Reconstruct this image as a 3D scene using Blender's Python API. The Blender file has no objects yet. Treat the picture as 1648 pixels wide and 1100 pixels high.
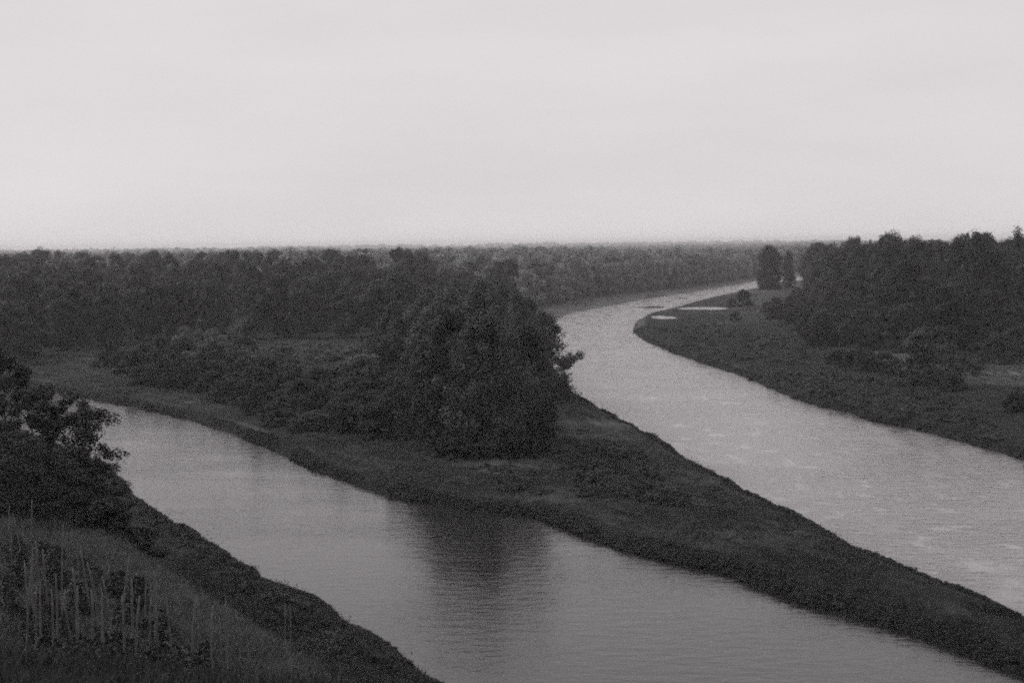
import bpy, math, random
import numpy as np
from mathutils import Matrix, Vector

S = bpy.context.scene
COL = S.collection
R = math.radians

# ------------------------------------------------------------------ camera
CAM = np.array((0.0, 0.0, 24.0))
PITCH, ROLL, LENS = R(4.01), R(0.66), 50.0
F = 1648 * LENS / 36.0
_f = np.array((0, math.cos(PITCH), -math.sin(PITCH)))
_r0 = np.array((1.0, 0, 0)); _u0 = np.array((0, math.sin(PITCH), math.cos(PITCH)))
_r = _r0 * math.cos(ROLL) - _u0 * math.sin(ROLL)
_u = _u0 * math.cos(ROLL) + _r0 * math.sin(ROLL)
cd = bpy.data.cameras.new('camera'); cam = bpy.data.objects.new('camera', cd); COL.objects.link(cam)
cd.lens = LENS; cd.sensor_width = 36; cd.clip_start = 0.1; cd.clip_end = 40000
M4 = Matrix.Identity(4)
for i in range(3):
    M4[i][0], M4[i][1], M4[i][2], M4[i][3] = _r[i], _u[i], -_f[i], CAM[i]
cam.matrix_world = M4
S.camera = cam

# ------------------------------------------------------------------ sky, sun, exposure
SUN_EL, SUN_AZ = R(42), R(-68)          # azimuth from +Y towards +X
w = bpy.data.worlds.new('World'); S.world = w; w.use_nodes = True
nt = w.node_tree; nt.nodes.clear()
def N(t, tree=None, **kw):
    n = (tree or nt).nodes.new(t)
    for k, v in kw.items():
        setattr(n, k, v)
    return n
out = N('ShaderNodeOutputWorld'); bg = N('ShaderNodeBackground'); bg.inputs['Strength'].default_value = 0.1
sky = N('ShaderNodeTexSky'); sky.sky_type = 'NISHITA'; sky.sun_disc = False
sky.sun_elevation = SUN_EL; sky.sun_rotation = SUN_AZ; sky.dust_density = 4.0; sky.air_density = 1.0
bw = N('ShaderNodeRGBToBW'); nt.links.new(sky.outputs[0], bw.inputs[0])
mx = N('ShaderNodeMix', data_type='RGBA'); mx.inputs[0].default_value = 0.93      # a closed, even overcast deck
nt.links.new(bw.outputs[0], mx.inputs[6]); mx.inputs[7].default_value = (7.55, 7.16, 7.30, 1)
tc = N('ShaderNodeTexCoord'); mp = N('ShaderNodeMapping'); mp.inputs['Scale'].default_value = (1.0, 1.0, 5.0)
nz = N('ShaderNodeTexNoise'); nz.inputs['Scale'].default_value = 2.6; nz.inputs['Detail'].default_value = 6; nz.inputs['Roughness'].default_value = 0.55
nt.links.new(tc.outputs['Generated'], mp.inputs[0]); nt.links.new(mp.outputs[0], nz.inputs[0])
mr = N('ShaderNodeMapRange'); mr.inputs[1].default_value = 0.3; mr.inputs[2].default_value = 0.7
mr.inputs[3].default_value = 0.945; mr.inputs[4].default_value = 1.05
nt.links.new(nz.outputs[0], mr.inputs[0])
vm = N('ShaderNodeVectorMath', operation='SCALE')
nt.links.new(mx.outputs[2], vm.inputs[0]); nt.links.new(mr.outputs[0], vm.inputs[3])
nt.links.new(vm.outputs[0], bg.inputs[0]); nt.links.new(bg.outputs[0], out.inputs[0])

sl = bpy.data.lights.new('sun', 'SUN'); sl.energy = 1.4; sl.angle = R(12); sl.color = (1.0, 0.98, 0.96)
sun = bpy.data.objects.new('sun', sl); COL.objects.link(sun)
sd_ = Vector((math.sin(SUN_AZ) * math.cos(SUN_EL), math.cos(SUN_AZ) * math.cos(SUN_EL), math.sin(SUN_EL)))
sun.rotation_euler = sd_.to_track_quat('Z', 'Y').to_euler(); sun.location = (0, 0, 200)

vs = S.view_settings
vs.view_transform = 'Standard'; vs.look = 'None'; vs.exposure = 0.0; vs.gamma = 1.0; vs.use_curve_mapping = False
S.cycles.use_denoising = False
S.cycles.filter_width = 1.9
S.cycles.max_bounces = 4; S.cycles.diffuse_bounces = 2; S.cycles.glossy_bounces = 2; S.cycles.transmission_bounces = 1
S.cycles.volume_bounces = 2
S.cycles.use_adaptive_sampling = True; S.cycles.adaptive_threshold = 0.05; S.cycles.adaptive_min_samples = 24
S.cycles.sample_clamp_indirect = 4

# ------------------------------------------------------------------ projection and noise helpers
def G(px, py, z=0.0):
    """photo pixel (1648 x 1100) -> world x, y on the level z"""
    d = _r * (px - 824) / F + _u * (550 - py) / F + _f
    t = (z - CAM[2]) / d[2]
    p = CAM + d * t
    return (p[0], p[1])
def project(x, y, z):
    v = np.stack([np.asarray(x, float) - CAM[0], np.asarray(y, float) - CAM[1], np.asarray(z, float) - CAM[2]], -1)
    dz = v @ _f
    dz = np.where(np.abs(dz) < 1e-6, 1e-6, dz)
    return 824 + F * (v @ _r) / dz, 550 - F * (v @ _u) / dz, dz

def _hash(ix, iy, s):
    n = (ix * 374761393 + iy * 668265263 + s * 974634781) & 0xFFFFFFFF
    n = ((n ^ (n >> 13)) * 1274126177) & 0xFFFFFFFF
    return ((n ^ (n >> 16)) & 0xFFFF) / 65535.0
def vnoise(x, y, scale, s=0):
    x = np.asarray(x, float) / scale; y = np.asarray(y, float) / scale
    ix = np.floor(x).astype(np.int64); iy = np.floor(y).astype(np.int64)
    fx = x - ix; fy = y - iy
    fx = fx * fx * (3 - 2 * fx); fy = fy * fy * (3 - 2 * fy)
    a = _hash(ix, iy, s); b = _hash(ix + 1, iy, s); c = _hash(ix, iy + 1, s); d = _hash(ix + 1, iy + 1, s)
    return (a + (b - a) * fx) * (1 - fy) + (c + (d - c) * fx) * fy - 0.5

# ------------------------------------------------------------------ river outlines (world metres)
def smooth(pts, closed=False, n=4):
    p = [np.array(q, float) for q in pts]; o = []
    for i in range(len(p) - 1):
        a = p[max(i - 1, 0)]; b = p[i]; c = p[i + 1]; d = p[min(i + 2, len(p) - 1)]
        for k in range(n):
            t = k / n
            o.append(0.5 * ((2 * b) + (-a + c) * t + (2 * a - 5 * b + 4 * c - d) * t * t + (-a + 3 * b - 3 * c + d) * t ** 3))
    o.append(p[-1])
    return o
# near channel: far bank (waterline), then near bank (bank crest hides the waterline)
L_far = [(-420, 330), (-260, 300), (-170, 285), G(-60, 606), G(40, 622), G(130, 641), G(230, 658), G(320, 681), G(400, 707), G(470, 738), G(560, 776),
         G(660, 806), G(760, 822), G(850, 832), G(910, 850), G(1000, 884), G(1100, 907), G(1200, 938), G(1300, 972), G(1400, 1000),
         G(1470, 1022), G(1540, 1050), G(1648, 1086), (40, 66), (56, 55), (76, 46)]
L_near = [(100, 10), (60, -5), (42, 5), (26, 26), (13, 52)] + [tuple(np.array(G(a, b, 1.3)) + (1.3, 0.7)) for a, b in
         ((720, 1100), (640, 1058), (560, 1008), (500, 962), (430, 928), (330, 870), (260, 832), (200, 798), (170, 762))] + \
         [(-56, 172), (-75, 194), (-110, 222), (-160, 243), (-260, 258), (-420, 270)]
# main channel: left bank (crest), bend and far bank, right bank
R_left = [(76, 46)] + [tuple(np.array(G(a, b, 1.2)) + (0.9, 0.9)) for a, b in
         ((1720, 1008), (1648, 980), (1600, 962), (1500, 926), (1400, 884), (1300, 834), (1200, 786), (1100, 730), (1000, 672), (940, 638), (905, 615), (880, 588))] + \
         [G(868, 560, 1.0), G(862, 538), G(872, 523), G(891, 516), G(916, 505), G(950, 498), G(986, 492), G(1020, 485), G(1055, 479), G(1100, 472), G(1139, 466), G(1180, 459), G(1223, 451), G(1262, 445), (190, 905), (260, 985), (380, 1050)]
R_right = [(420, 980), (300, 905), (215, 850), G(1262, 453), G(1228, 461), G(1175, 472), G(1120, 485), G(1090, 494), G(1053, 503), G(1032, 512), G(1023, 523), G(1021, 535),
           G(1040, 551), G(1070, 563), G(1100, 575), G(1170, 598), G(1220, 616), G(1300, 649), G(1370, 667), G(1410, 680), G(1480, 693), G(1560, 715), G(1648, 741), G(1760, 772), (105, 112), (150, 70), (170, 40), (120, 20), (100, 10)]
POLY = [np.array(smooth(L_far) + smooth(L_near)), np.array(smooth(R_left) + smooth(R_right))]

def sd_poly(x, y, P):
    inside = np.zeros(x.shape, bool); dmin = np.full(x.shape, 1e9)
    for i in range(len(P)):
        ax, ay = P[i]; bx, by = P[(i + 1) % len(P)]
        ex, ey = bx - ax, by - ay
        L2 = ex * ex + ey * ey
        if L2 < 1e-9:
            continue
        t = np.clip(((x - ax) * ex + (y - ay) * ey) / L2, 0, 1)
        dx = x - (ax + t * ex); dy = y - (ay + t * ey)
        dmin = np.minimum(dmin, dx * dx + dy * dy)
        c = ((ay > y) != (by > y))
        if ey != 0:
            inside ^= c & (x < (y - ay) / ey * ex + ax)
    d = np.sqrt(dmin)
    return np.where(inside, -d, d)
POOLS = [(G(1131, 497), 8.0, 11.0), (G(1066, 511), 3.0, 9.0)]
BARS = [(G(1035, 495), 6, 7), (G(1100, 481), 6, 11)]      # gravel bars standing in the bend
def river_sd(x, y):
    x = np.asarray(x, float); y = np.asarray(y, float)
    s = np.full(x.shape, 400.0)
    m = (np.abs(x) < 700) & (y > -200) & (y < 1500)
    xm, ym = x[m], y[m]
    v = np.minimum(sd_poly(xm, ym, POLY[0]), sd_poly(xm, ym, POLY[1]))
    for (c, a, b) in BARS:
        k = (1 - np.hypot((xm - c[0]) / a, (ym - c[1]) / b)) * min(a, b) + 7 * vnoise(xm, ym, 9, 51) + 3 * vnoise(xm, ym, 3.5, 52) - 0.5
        v = np.maximum(v, np.minimum(k, 1.0))
    for (c, a, b) in POOLS:
        v = np.minimum(v, (np.hypot((xm - c[0]) / a, (ym - c[1]) / b) - 1) * min(a, b) + 3.0 * vnoise(xm, ym, 8, 53) + 1.5 * vnoise(xm, ym, 3, 54))
    v = v + 0.5 * vnoise(xm, ym, 5.0, 3) + 0.5 * vnoise(xm, ym, 1.9, 4) + 0.7 * vnoise(xm, ym, 17, 5) * (ym > 150)
    s[m] = v
    return s
EY = [-60, 0, 8, 18, 38, 47, 60, 72, 90, 120, 160, 190, 230, 300]
EX = [14, 2.2, -1.0, -3.3, -7.0, -10.8, -16.4, -21.8, -30, -48, -75, -105, -150, -240]
CY = [-60, 0, 8, 18, 21, 28, 36, 47, 60, 72, 90, 120, 160, 200, 240]
CZ = [22.3, 22.2, 20.5, 18.2, 16.9, 14.0, 12.2, 11.2, 9.9, 9.0, 7.6, 6.2, 4.6, 2.0, -6]
def edge_a(x, y):
    return (x - np.interp(y, EY, EX)) * 0.9
def height(x, y, s=None):
    x = np.asarray(x, float); y = np.asarray(y, float)
    if s is None:
        s = river_sd(x, y)
    up = 1.35 * (1 - np.exp(-np.maximum(s, 0) / 1.5)) + 0.5 * np.clip(s / 60, 0, 1)
    low = np.where((y > 395) & (y < 900) & (x > 10), np.clip((y - 395) / 50, 0, 1) * np.clip(1.6 - s / 40, 0, 1), 0)
    for (c, a_, b_) in POOLS:
        low = np.maximum(low, np.exp(-((x - c[0]) / 26) ** 2 - ((y - c[1]) / 55) ** 2))
    low = np.clip(low, 0, 1)
    up = up * (1 - 0.82 * low)
    und = (1 - 0.85 * low) * (0.7 * vnoise(x, y, 23, 1) + 0.35 * vnoise(x, y, 8, 2) + 0.16 * vnoise(x, y, 2.2, 6)) * np.clip(s / 9, 0, 1)
    base = np.where(s > 0, up + und, np.maximum(s * 0.55, -1.6))
    a = edge_a(x, y)
    cz = np.interp(y, CY, CZ)
    hz = np.where(a < 0, cz - 0.14 * np.maximum(a, -30), cz - 1.0 * (np.sqrt(a * a + 4) - 2))
    hz = hz + 0.5 * vnoise(x, y, 6, 7) * np.clip((y - 22) / 10, 0, 1) + 0.14 * vnoise(x, y, 1.3, 8) + np.clip(-(a) - 22, 0, 40) * 0.1
    k = 0.9
    d = np.clip(0.5 + 0.5 * (hz - base) / k, 0, 1)
    return base * (1 - d) + hz * d + k * d * (1 - d)
_gx = np.arange(-460, 461, 2.0); _gy = np.arange(-40, 1261, 2.0)
_GX, _GY = np.meshgrid(_gx, _gy)
GRID = river_sd(_GX.ravel(), _GY.ravel()).reshape(_GX.shape)
def sd_fast(x, y):
    """distance to the water from a 2 m grid"""
    x = np.asarray(x, float); y = np.asarray(y, float)
    fx = np.clip((x + 460) / 2, 0, len(_gx) - 1.001); fy = np.clip((y + 40) / 2, 0, len(_gy) - 1.001)
    i = fx.astype(int); j = fy.astype(int); u = fx - i; v = fy - j
    g = (GRID[j, i] * (1 - u) + GRID[j, i + 1] * u) * (1 - v) + (GRID[j + 1, i] * (1 - u) + GRID[j + 1, i + 1] * u) * v
    return np.where((np.abs(x) > 460) | (y > 1260) | (y < -40), 400.0, g)
def h1(x, y):
    x = np.array([x]); y = np.array([y])
    return float(height(x, y, sd_fast(x, y))[0])

# ------------------------------------------------------------------ materials
def new_mat(name):
    m = bpy.data.materials.new(name); m.use_nodes = True
    t = m.node_tree; b = t.nodes['Principled BSDF']
    return m, t, b
def leaf_mat(name, col, rough=0.6, spec=0.25, var=0.32, trans=0.2):
    m, t, b = new_mat(name)
    at = N('ShaderNodeAttribute', t, attribute_name='tint'); oi = N('ShaderNodeObjectInfo', t)
    r1 = N('ShaderNodeMapRange', t); r1.inputs[3].default_value = 1 - var; r1.inputs[4].default_value = 1 + var
    t.links.new(at.outputs['Fac'], r1.inputs[0])
    r2 = N('ShaderNodeMapRange', t); r2.inputs[3].default_value = 0.55; r2.inputs[4].default_value = 1.45
    t.links.new(oi.outputs['Random'], r2.inputs[0])
    mu = N('ShaderNodeMath', t, operation='MULTIPLY'); t.links.new(r1.outputs[0], mu.inputs[0]); t.links.new(r2.outputs[0], mu.inputs[1])
    v = N('ShaderNodeVectorMath', t, operation='SCALE'); v.inputs[0].default_value = col; t.links.new(mu.outputs[0], v.inputs[3])
    t.links.new(v.outputs[0], b.inputs['Base Color'])
    b.inputs['Roughness'].default_value = rough; b.inputs['Specular IOR Level'].default_value = spec
    if trans:
        tr = N('ShaderNodeBsdfTranslucent', t); t.links.new(v.outputs[0], tr.inputs[0])
        ms = N('ShaderNodeMixShader', t); ms.inputs[0].default_value = trans
        o = t.nodes['Material Output']
        t.links.new(b.outputs[0], ms.inputs[1]); t.links.new(tr.outputs[0], ms.inputs[2]); t.links.new(ms.outputs[0], o.inputs[0])
    return m
MAT = {}
MAT['leaf'] = leaf_mat('dark_foliage', (0.036, 0.0375, 0.0368))
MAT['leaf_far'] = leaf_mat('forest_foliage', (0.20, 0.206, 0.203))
MAT['leaf_pale'] = leaf_mat('willow_foliage', (0.082, 0.085, 0.0835))
MAT['leaf_clump'] = leaf_mat('clump_foliage', (0.056, 0.058, 0.057), var=0.6)
MAT['leaf_low'] = leaf_mat('low_scrub_foliage', (0.040, 0.0415, 0.041), var=0.5)
MAT['leaf_deep'] = leaf_mat('deep_foliage', (0.018, 0.0187, 0.0184))
MAT['leaf_mid'] = leaf_mat('wood_foliage', (0.030, 0.0312, 0.0306))
MAT['leaf_scrub'] = leaf_mat('scrub_foliage', (0.023, 0.024, 0.0235))
MAT['vine'] = leaf_mat('vine_foliage', (0.045, 0.047, 0.046), var=0.7)
MAT['grass'] = leaf_mat('bank_grass_blades', (0.036, 0.0375, 0.0368), var=0.5, spec=0.1)
MAT['dry'] = leaf_mat('dry_grass_blades', (0.085, 0.087, 0.086), var=0.6, spec=0.1)
def bark(name, col, sc):
    m, t, b = new_mat(name)
    co = N('ShaderNodeTexCoord', t); mp_ = N('ShaderNodeMapping', t); mp_.inputs['Scale'].default_value = (sc, sc, sc * 0.12)
    nn = N('ShaderNodeTexNoise', t); nn.inputs['Detail'].default_value = 5; nn.inputs['Scale'].default_value = 3
    t.links.new(co.outputs['Object'], mp_.inputs[0]); t.links.new(mp_.outputs[0], nn.inputs[0])
    cr = N('ShaderNodeValToRGB', t); cr.color_ramp.elements[0].position = 0.3; cr.color_ramp.elements[1].position = 0.75
    cr.color_ramp.elements[0].color = tuple(c * 0.45 for c in col) + (1,); cr.color_ramp.elements[1].color = tuple(c * 1.4 for c in col) + (1,)
    t.links.new(nn.outputs[0], cr.inputs[0]); t.links.new(cr.outputs[0], b.inputs['Base Color'])
    bp = N('ShaderNodeBump', t); bp.inputs['Strength'].default_value = 0.5; bp.inputs['Distance'].default_value = 0.02
    t.links.new(nn.outputs[0], bp.inputs['Height']); t.links.new(bp.outputs[0], b.inputs['Normal'])
    b.inputs['Roughness'].default_value = 0.85; b.inputs['Specular IOR Level'].default_value = 0.15
    return m
MAT['bark'] = bark('bark', (0.075, 0.073, 0.071), 2.0)
MAT['wood'] = bark('weathered_stake_wood', (0.135, 0.133, 0.131), 14.0)

def ground_mat():
    m, t, b = new_mat('ground_cover')
    co = N('ShaderNodeTexCoord', t)
    at = N('ShaderNodeAttribute', t, attribute_name='dry')
    n1 = N('ShaderNodeTexNoise', t); n1.inputs['Scale'].default_value = 0.11; n1.inputs['Detail'].default_value = 8; n1.inputs['Roughness'].default_value = 0.62
    n2 = N('ShaderNodeTexNoise', t); n2.inputs['Scale'].default_value = 1.7; n2.inputs['Detail'].default_value = 6; n2.inputs['Roughness'].default_value = 0.7
    for n_ in (n1, n2):
        t.links.new(co.outputs['Object'], n_.inputs[0])
    ad = N('ShaderNodeMath', t, operation='MULTIPLY_ADD'); t.links.new(n1.outputs[0], ad.inputs[0]); ad.inputs[1].default_value = 0.9; t.links.new(at.outputs['Fac'], ad.inputs[2])
    mr_ = N('ShaderNodeMapRange', t); mr_.inputs[1].default_value = 0.38; mr_.inputs[2].default_value = 1.4
    t.links.new(ad.outputs[0], mr_.inputs[0])
    cr = N('ShaderNodeValToRGB', t)
    e = cr.color_ramp.elements; e[0].position = 0.0; e[0].color = (0.021, 0.022, 0.0215, 1); e[1].position = 1.0; e[1].color = (0.24, 0.24, 0.238, 1)
    k = e.new(0.25); k.color = (0.036, 0.0375, 0.0368, 1)
    k = e.new(0.6); k.color = (0.082, 0.084, 0.083, 1)
    t.links.new(mr_.outputs[0], cr.inputs[0])
    m2 = N('ShaderNodeMapRange', t); m2.inputs[1].default_value = 0.3; m2.inputs[2].default_value = 0.7; m2.inputs[3].default_value = 0.6; m2.inputs[4].default_value = 1.35
    t.links.new(n2.outputs[0], m2.inputs[0])
    v = N('ShaderNodeVectorMath', t, operation='SCALE'); t.links.new(cr.outputs[0], v.inputs[0]); t.links.new(m2.outputs[0], v.inputs[3])
    t.links.new(v.outputs[0], b.inputs['Base Color'])
    bp = N('ShaderNodeBump', t); bp.inputs['Strength'].default_value = 0.6; bp.inputs['Distance'].default_value = 0.25
    t.links.new(n2.outputs[0], bp.inputs['Height']); t.links.new(bp.outputs[0], b.inputs['Normal'])
    b.inputs['Roughness'].default_value = 0.95; b.inputs['Specular IOR Level'].default_value = 0.05
    return m
MAT['ground'] = ground_mat()

def water_mat():
    m, t, b = new_mat('river_water')
    co = N('ShaderNodeTexCoord', t)
    mp1 = N('ShaderNodeMapping', t); mp1.inputs['Rotation'].default_value = (0, 0, R(12)); mp1.inputs['Scale'].default_value = (0.45, 1.0, 1)
    t.links.new(co.outputs['Object'], mp1.inputs[0])
    w1 = N('ShaderNodeTexNoise', t); w1.inputs['Scale'].default_value = 1.15; w1.inputs['Detail'].default_value = 5; w1.inputs['Roughness'].default_value = 0.6
    t.links.new(mp1.outputs[0], w1.inputs[0])
    w2 = N('ShaderNodeTexNoise', t); w2.inputs['Scale'].default_value = 0.05; w2.inputs['Detail'].default_value = 5; w2.inputs['Distortion'].default_value = 0.6
    mp2 = N('ShaderNodeMapping', t); mp2.inputs['Scale'].default_value = (0.8, 1.6, 1)
    t.links.new(co.outputs['Object'], mp2.inputs[0]); t.links.new(mp2.outputs[0], w2.inputs[0])
    st = N('ShaderNodeMapRange', t); st.inputs[1].default_value = 0.35; st.inputs[2].default_value = 0.68; st.inputs[3].default_value = 0.22; st.inputs[4].default_value = 0.52
    t.links.new(w2.outputs[0], st.inputs[0])
    bp = N('ShaderNodeBump', t); bp.inputs['Distance'].default_value = 0.16
    fl = N('ShaderNodeAttribute', t, attribute_name='flow_sheen')                    # the main river runs faster and choppier
    mm = N('ShaderNodeMath', t, operation='MULTIPLY_ADD'); t.links.new(fl.outputs['Fac'], mm.inputs[0]); mm.inputs[1].default_value = 2.3; mm.inputs[2].default_value = 1.0
    m3 = N('ShaderNodeMath', t, operation='MULTIPLY'); t.links.new(st.outputs[0], m3.inputs[0]); t.links.new(mm.outputs[0], m3.inputs[1])
    t.links.new(w1.outputs[0], bp.inputs['Height']); t.links.new(m3.outputs[0], bp.inputs['Strength'])
    t.links.new(bp.outputs[0], b.inputs['Normal'])
    mc = N('ShaderNodeMix', t, data_type='RGBA'); t.links.new(fl.outputs['Fac'], mc.inputs[0])         # clear backwater; silty main river, colour paled to stand in for sky reflection
    mc.inputs[6].default_value = (0.020, 0.0197, 0.0198, 1); mc.inputs[7].default_value = (0.165, 0.159, 0.162, 1)
    t.links.new(mc.outputs[2], b.inputs['Base Color'])
    w3 = N('ShaderNodeTexNoise', t); w3.inputs['Scale'].default_value = 0.30; w3.inputs['Detail'].default_value = 6; w3.inputs['Roughness'].default_value = 0.62; w3.inputs['Distortion'].default_value = 0.3
    mp3 = N('ShaderNodeMapping', t); mp3.inputs['Rotation'].default_value = (0, 0, R(-38)); mp3.inputs['Scale'].default_value = (1.15, 0.7, 1)
    t.links.new(co.outputs['Object'], mp3.inputs[0]); t.links.new(mp3.outputs[0], w3.inputs[0])
    s3 = N('ShaderNodeMapRange', t); s3.inputs[1].default_value = 0.36; s3.inputs[2].default_value = 0.66; s3.inputs[3].default_value = 0.25; s3.inputs[4].default_value = 1.9
    t.links.new(w3.outputs[0], s3.inputs[0])
    sx = N('ShaderNodeMix', t, data_type='FLOAT'); t.links.new(fl.outputs['Fac'], sx.inputs[0]); sx.inputs[2].default_value = 1.0; t.links.new(s3.outputs[0], sx.inputs[3])
    ro = N('ShaderNodeMapRange', t); ro.inputs[3].default_value = 0.11; ro.inputs[4].default_value = 0.17
    rm = N('ShaderNodeMath', t, operation='MULTIPLY'); t.links.new(ro.outputs[0], rm.inputs[0]); t.links.new(sx.outputs[0], rm.inputs[1])
    t.links.new(fl.outputs['Fac'], ro.inputs[0]); t.links.new(rm.outputs[0], b.inputs['Roughness'])
    m4 = N('ShaderNodeMath', t, operation='MULTIPLY'); t.links.new(m3.outputs[0], m4.inputs[0]); t.links.new(sx.outputs[0], m4.inputs[1])
    t.links.new(m4.outputs[0], bp.inputs['Strength'])
    io = N('ShaderNodeMapRange', t); io.inputs[3].default_value = 1.46; io.inputs[4].default_value = 3.1; t.links.new(fl.outputs['Fac'], io.inputs[0]); t.links.new(io.outputs[0], b.inputs['IOR'])
    return m
MAT['water'] = water_mat()

# ------------------------------------------------------------------ mesh helpers
def np_mesh(name, V, Fq, mat, tint=None, smooth_=False, attr='tint'):
    """V (n,3), Fq (m,k) with k = 3 or 4"""
    me = bpy.data.meshes.new(name)
    V = np.asarray(V, np.float32); Fq = np.asarray(Fq, np.int32); k = Fq.shape[1]
    me.vertices.add(len(V)); me.vertices.foreach_set('co', V.ravel())
    me.loops.add(Fq.size); me.loops.foreach_set('vertex_index', Fq.ravel())
    me.polygons.add(len(Fq)); me.polygons.foreach_set('loop_start', np.arange(0, Fq.size, k, dtype=np.int32))
    me.polygons.foreach_set('loop_total', np.full(len(Fq), k, np.int32))
    if smooth_:
        me.polygons.foreach_set('use_smooth', np.ones(len(Fq), bool))
    me.update(calc_edges=True)
    if tint is not None:
        a = me.attributes.new(attr, 'FLOAT', 'POINT'); a.data.foreach_set('value', np.asarray(tint, np.float32))
    me.materials.append(mat)
    return me
def link(name, data, parent=None, **props):
    o = bpy.data.objects.new(name, data); COL.objects.link(o)
    if parent is not None:
        o.parent = parent
    for k, v in props.items():
        o[k] = v
    return o
def tube(path, rad, sides=6):
    P = np.asarray(path, float); n = len(P); V = []; Q = []
    T = np.gradient(P, axis=0); T /= np.linalg.norm(T, axis=1, keepdims=True) + 1e-9
    ref = np.array((0.31, 0.95, 0.05))
    for i in range(n):
        b = np.cross(T[i], ref); b /= np.linalg.norm(b) + 1e-9
        c = np.cross(T[i], b)
        for k in range(sides):
            an = 2 * math.pi * k / sides
            V.append(P[i] + rad[i] * (math.cos(an) * b + math.sin(an) * c))
    for i in range(n - 1):
        for k in range(sides):
            a = i * sides + k; b2 = i * sides + (k + 1) % sides
            Q.append((a, b2, b2 + sides, a + sides))
    last = (n - 1) * sides
    V.append(P[-1] + T[-1] * rad[-1] * 0.6); tip = len(V) - 1
    for k in range(0, sides):
        Q.append((last + k, last + (k + 1) % sides, tip, tip))
    return np.array(V), Q
def join(parts):
    V = []; Q = []; o = 0
    for v, q in parts:
        V.append(v); Q += [tuple(i + o for i in f) for f in q]; o += len(v)
    return np.concatenate(V), Q
def py_mesh(name, V, Q, mat, smooth_=True):
    me = bpy.data.meshes.new(name)
    Q = [tuple(dict.fromkeys(f)) for f in Q]
    me.from_pydata([tuple(map(float, v)) for v in V], [], Q); me.update()
    if smooth_:
        me.polygons.foreach_set('use_smooth', np.ones(len(me.polygons), bool))
    me.materials.append(mat)
    return me
def leaf_quads(P, Nrm, L, W, rng):
    """rhombic leaves at P facing Nrm; L, W arrays of half length and half width"""
    n = len(P)
    r = rng.normal(size=(n, 3)); t = np.cross(Nrm, r); t /= np.linalg.norm(t, axis=1, keepdims=True) + 1e-9
    b = np.cross(Nrm, t); b /= np.linalg.norm(b, axis=1, keepdims=True) + 1e-9
    L = np.asarray(L)[:, None]; W = np.asarray(W)[:, None]
    V = np.stack([P - t * L, P + b * W + t * L * 0.15, P + t * L, P - b * W + t * L * 0.15], 1).reshape(-1, 3)
    return V, np.arange(4 * n).reshape(n, 4)

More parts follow.
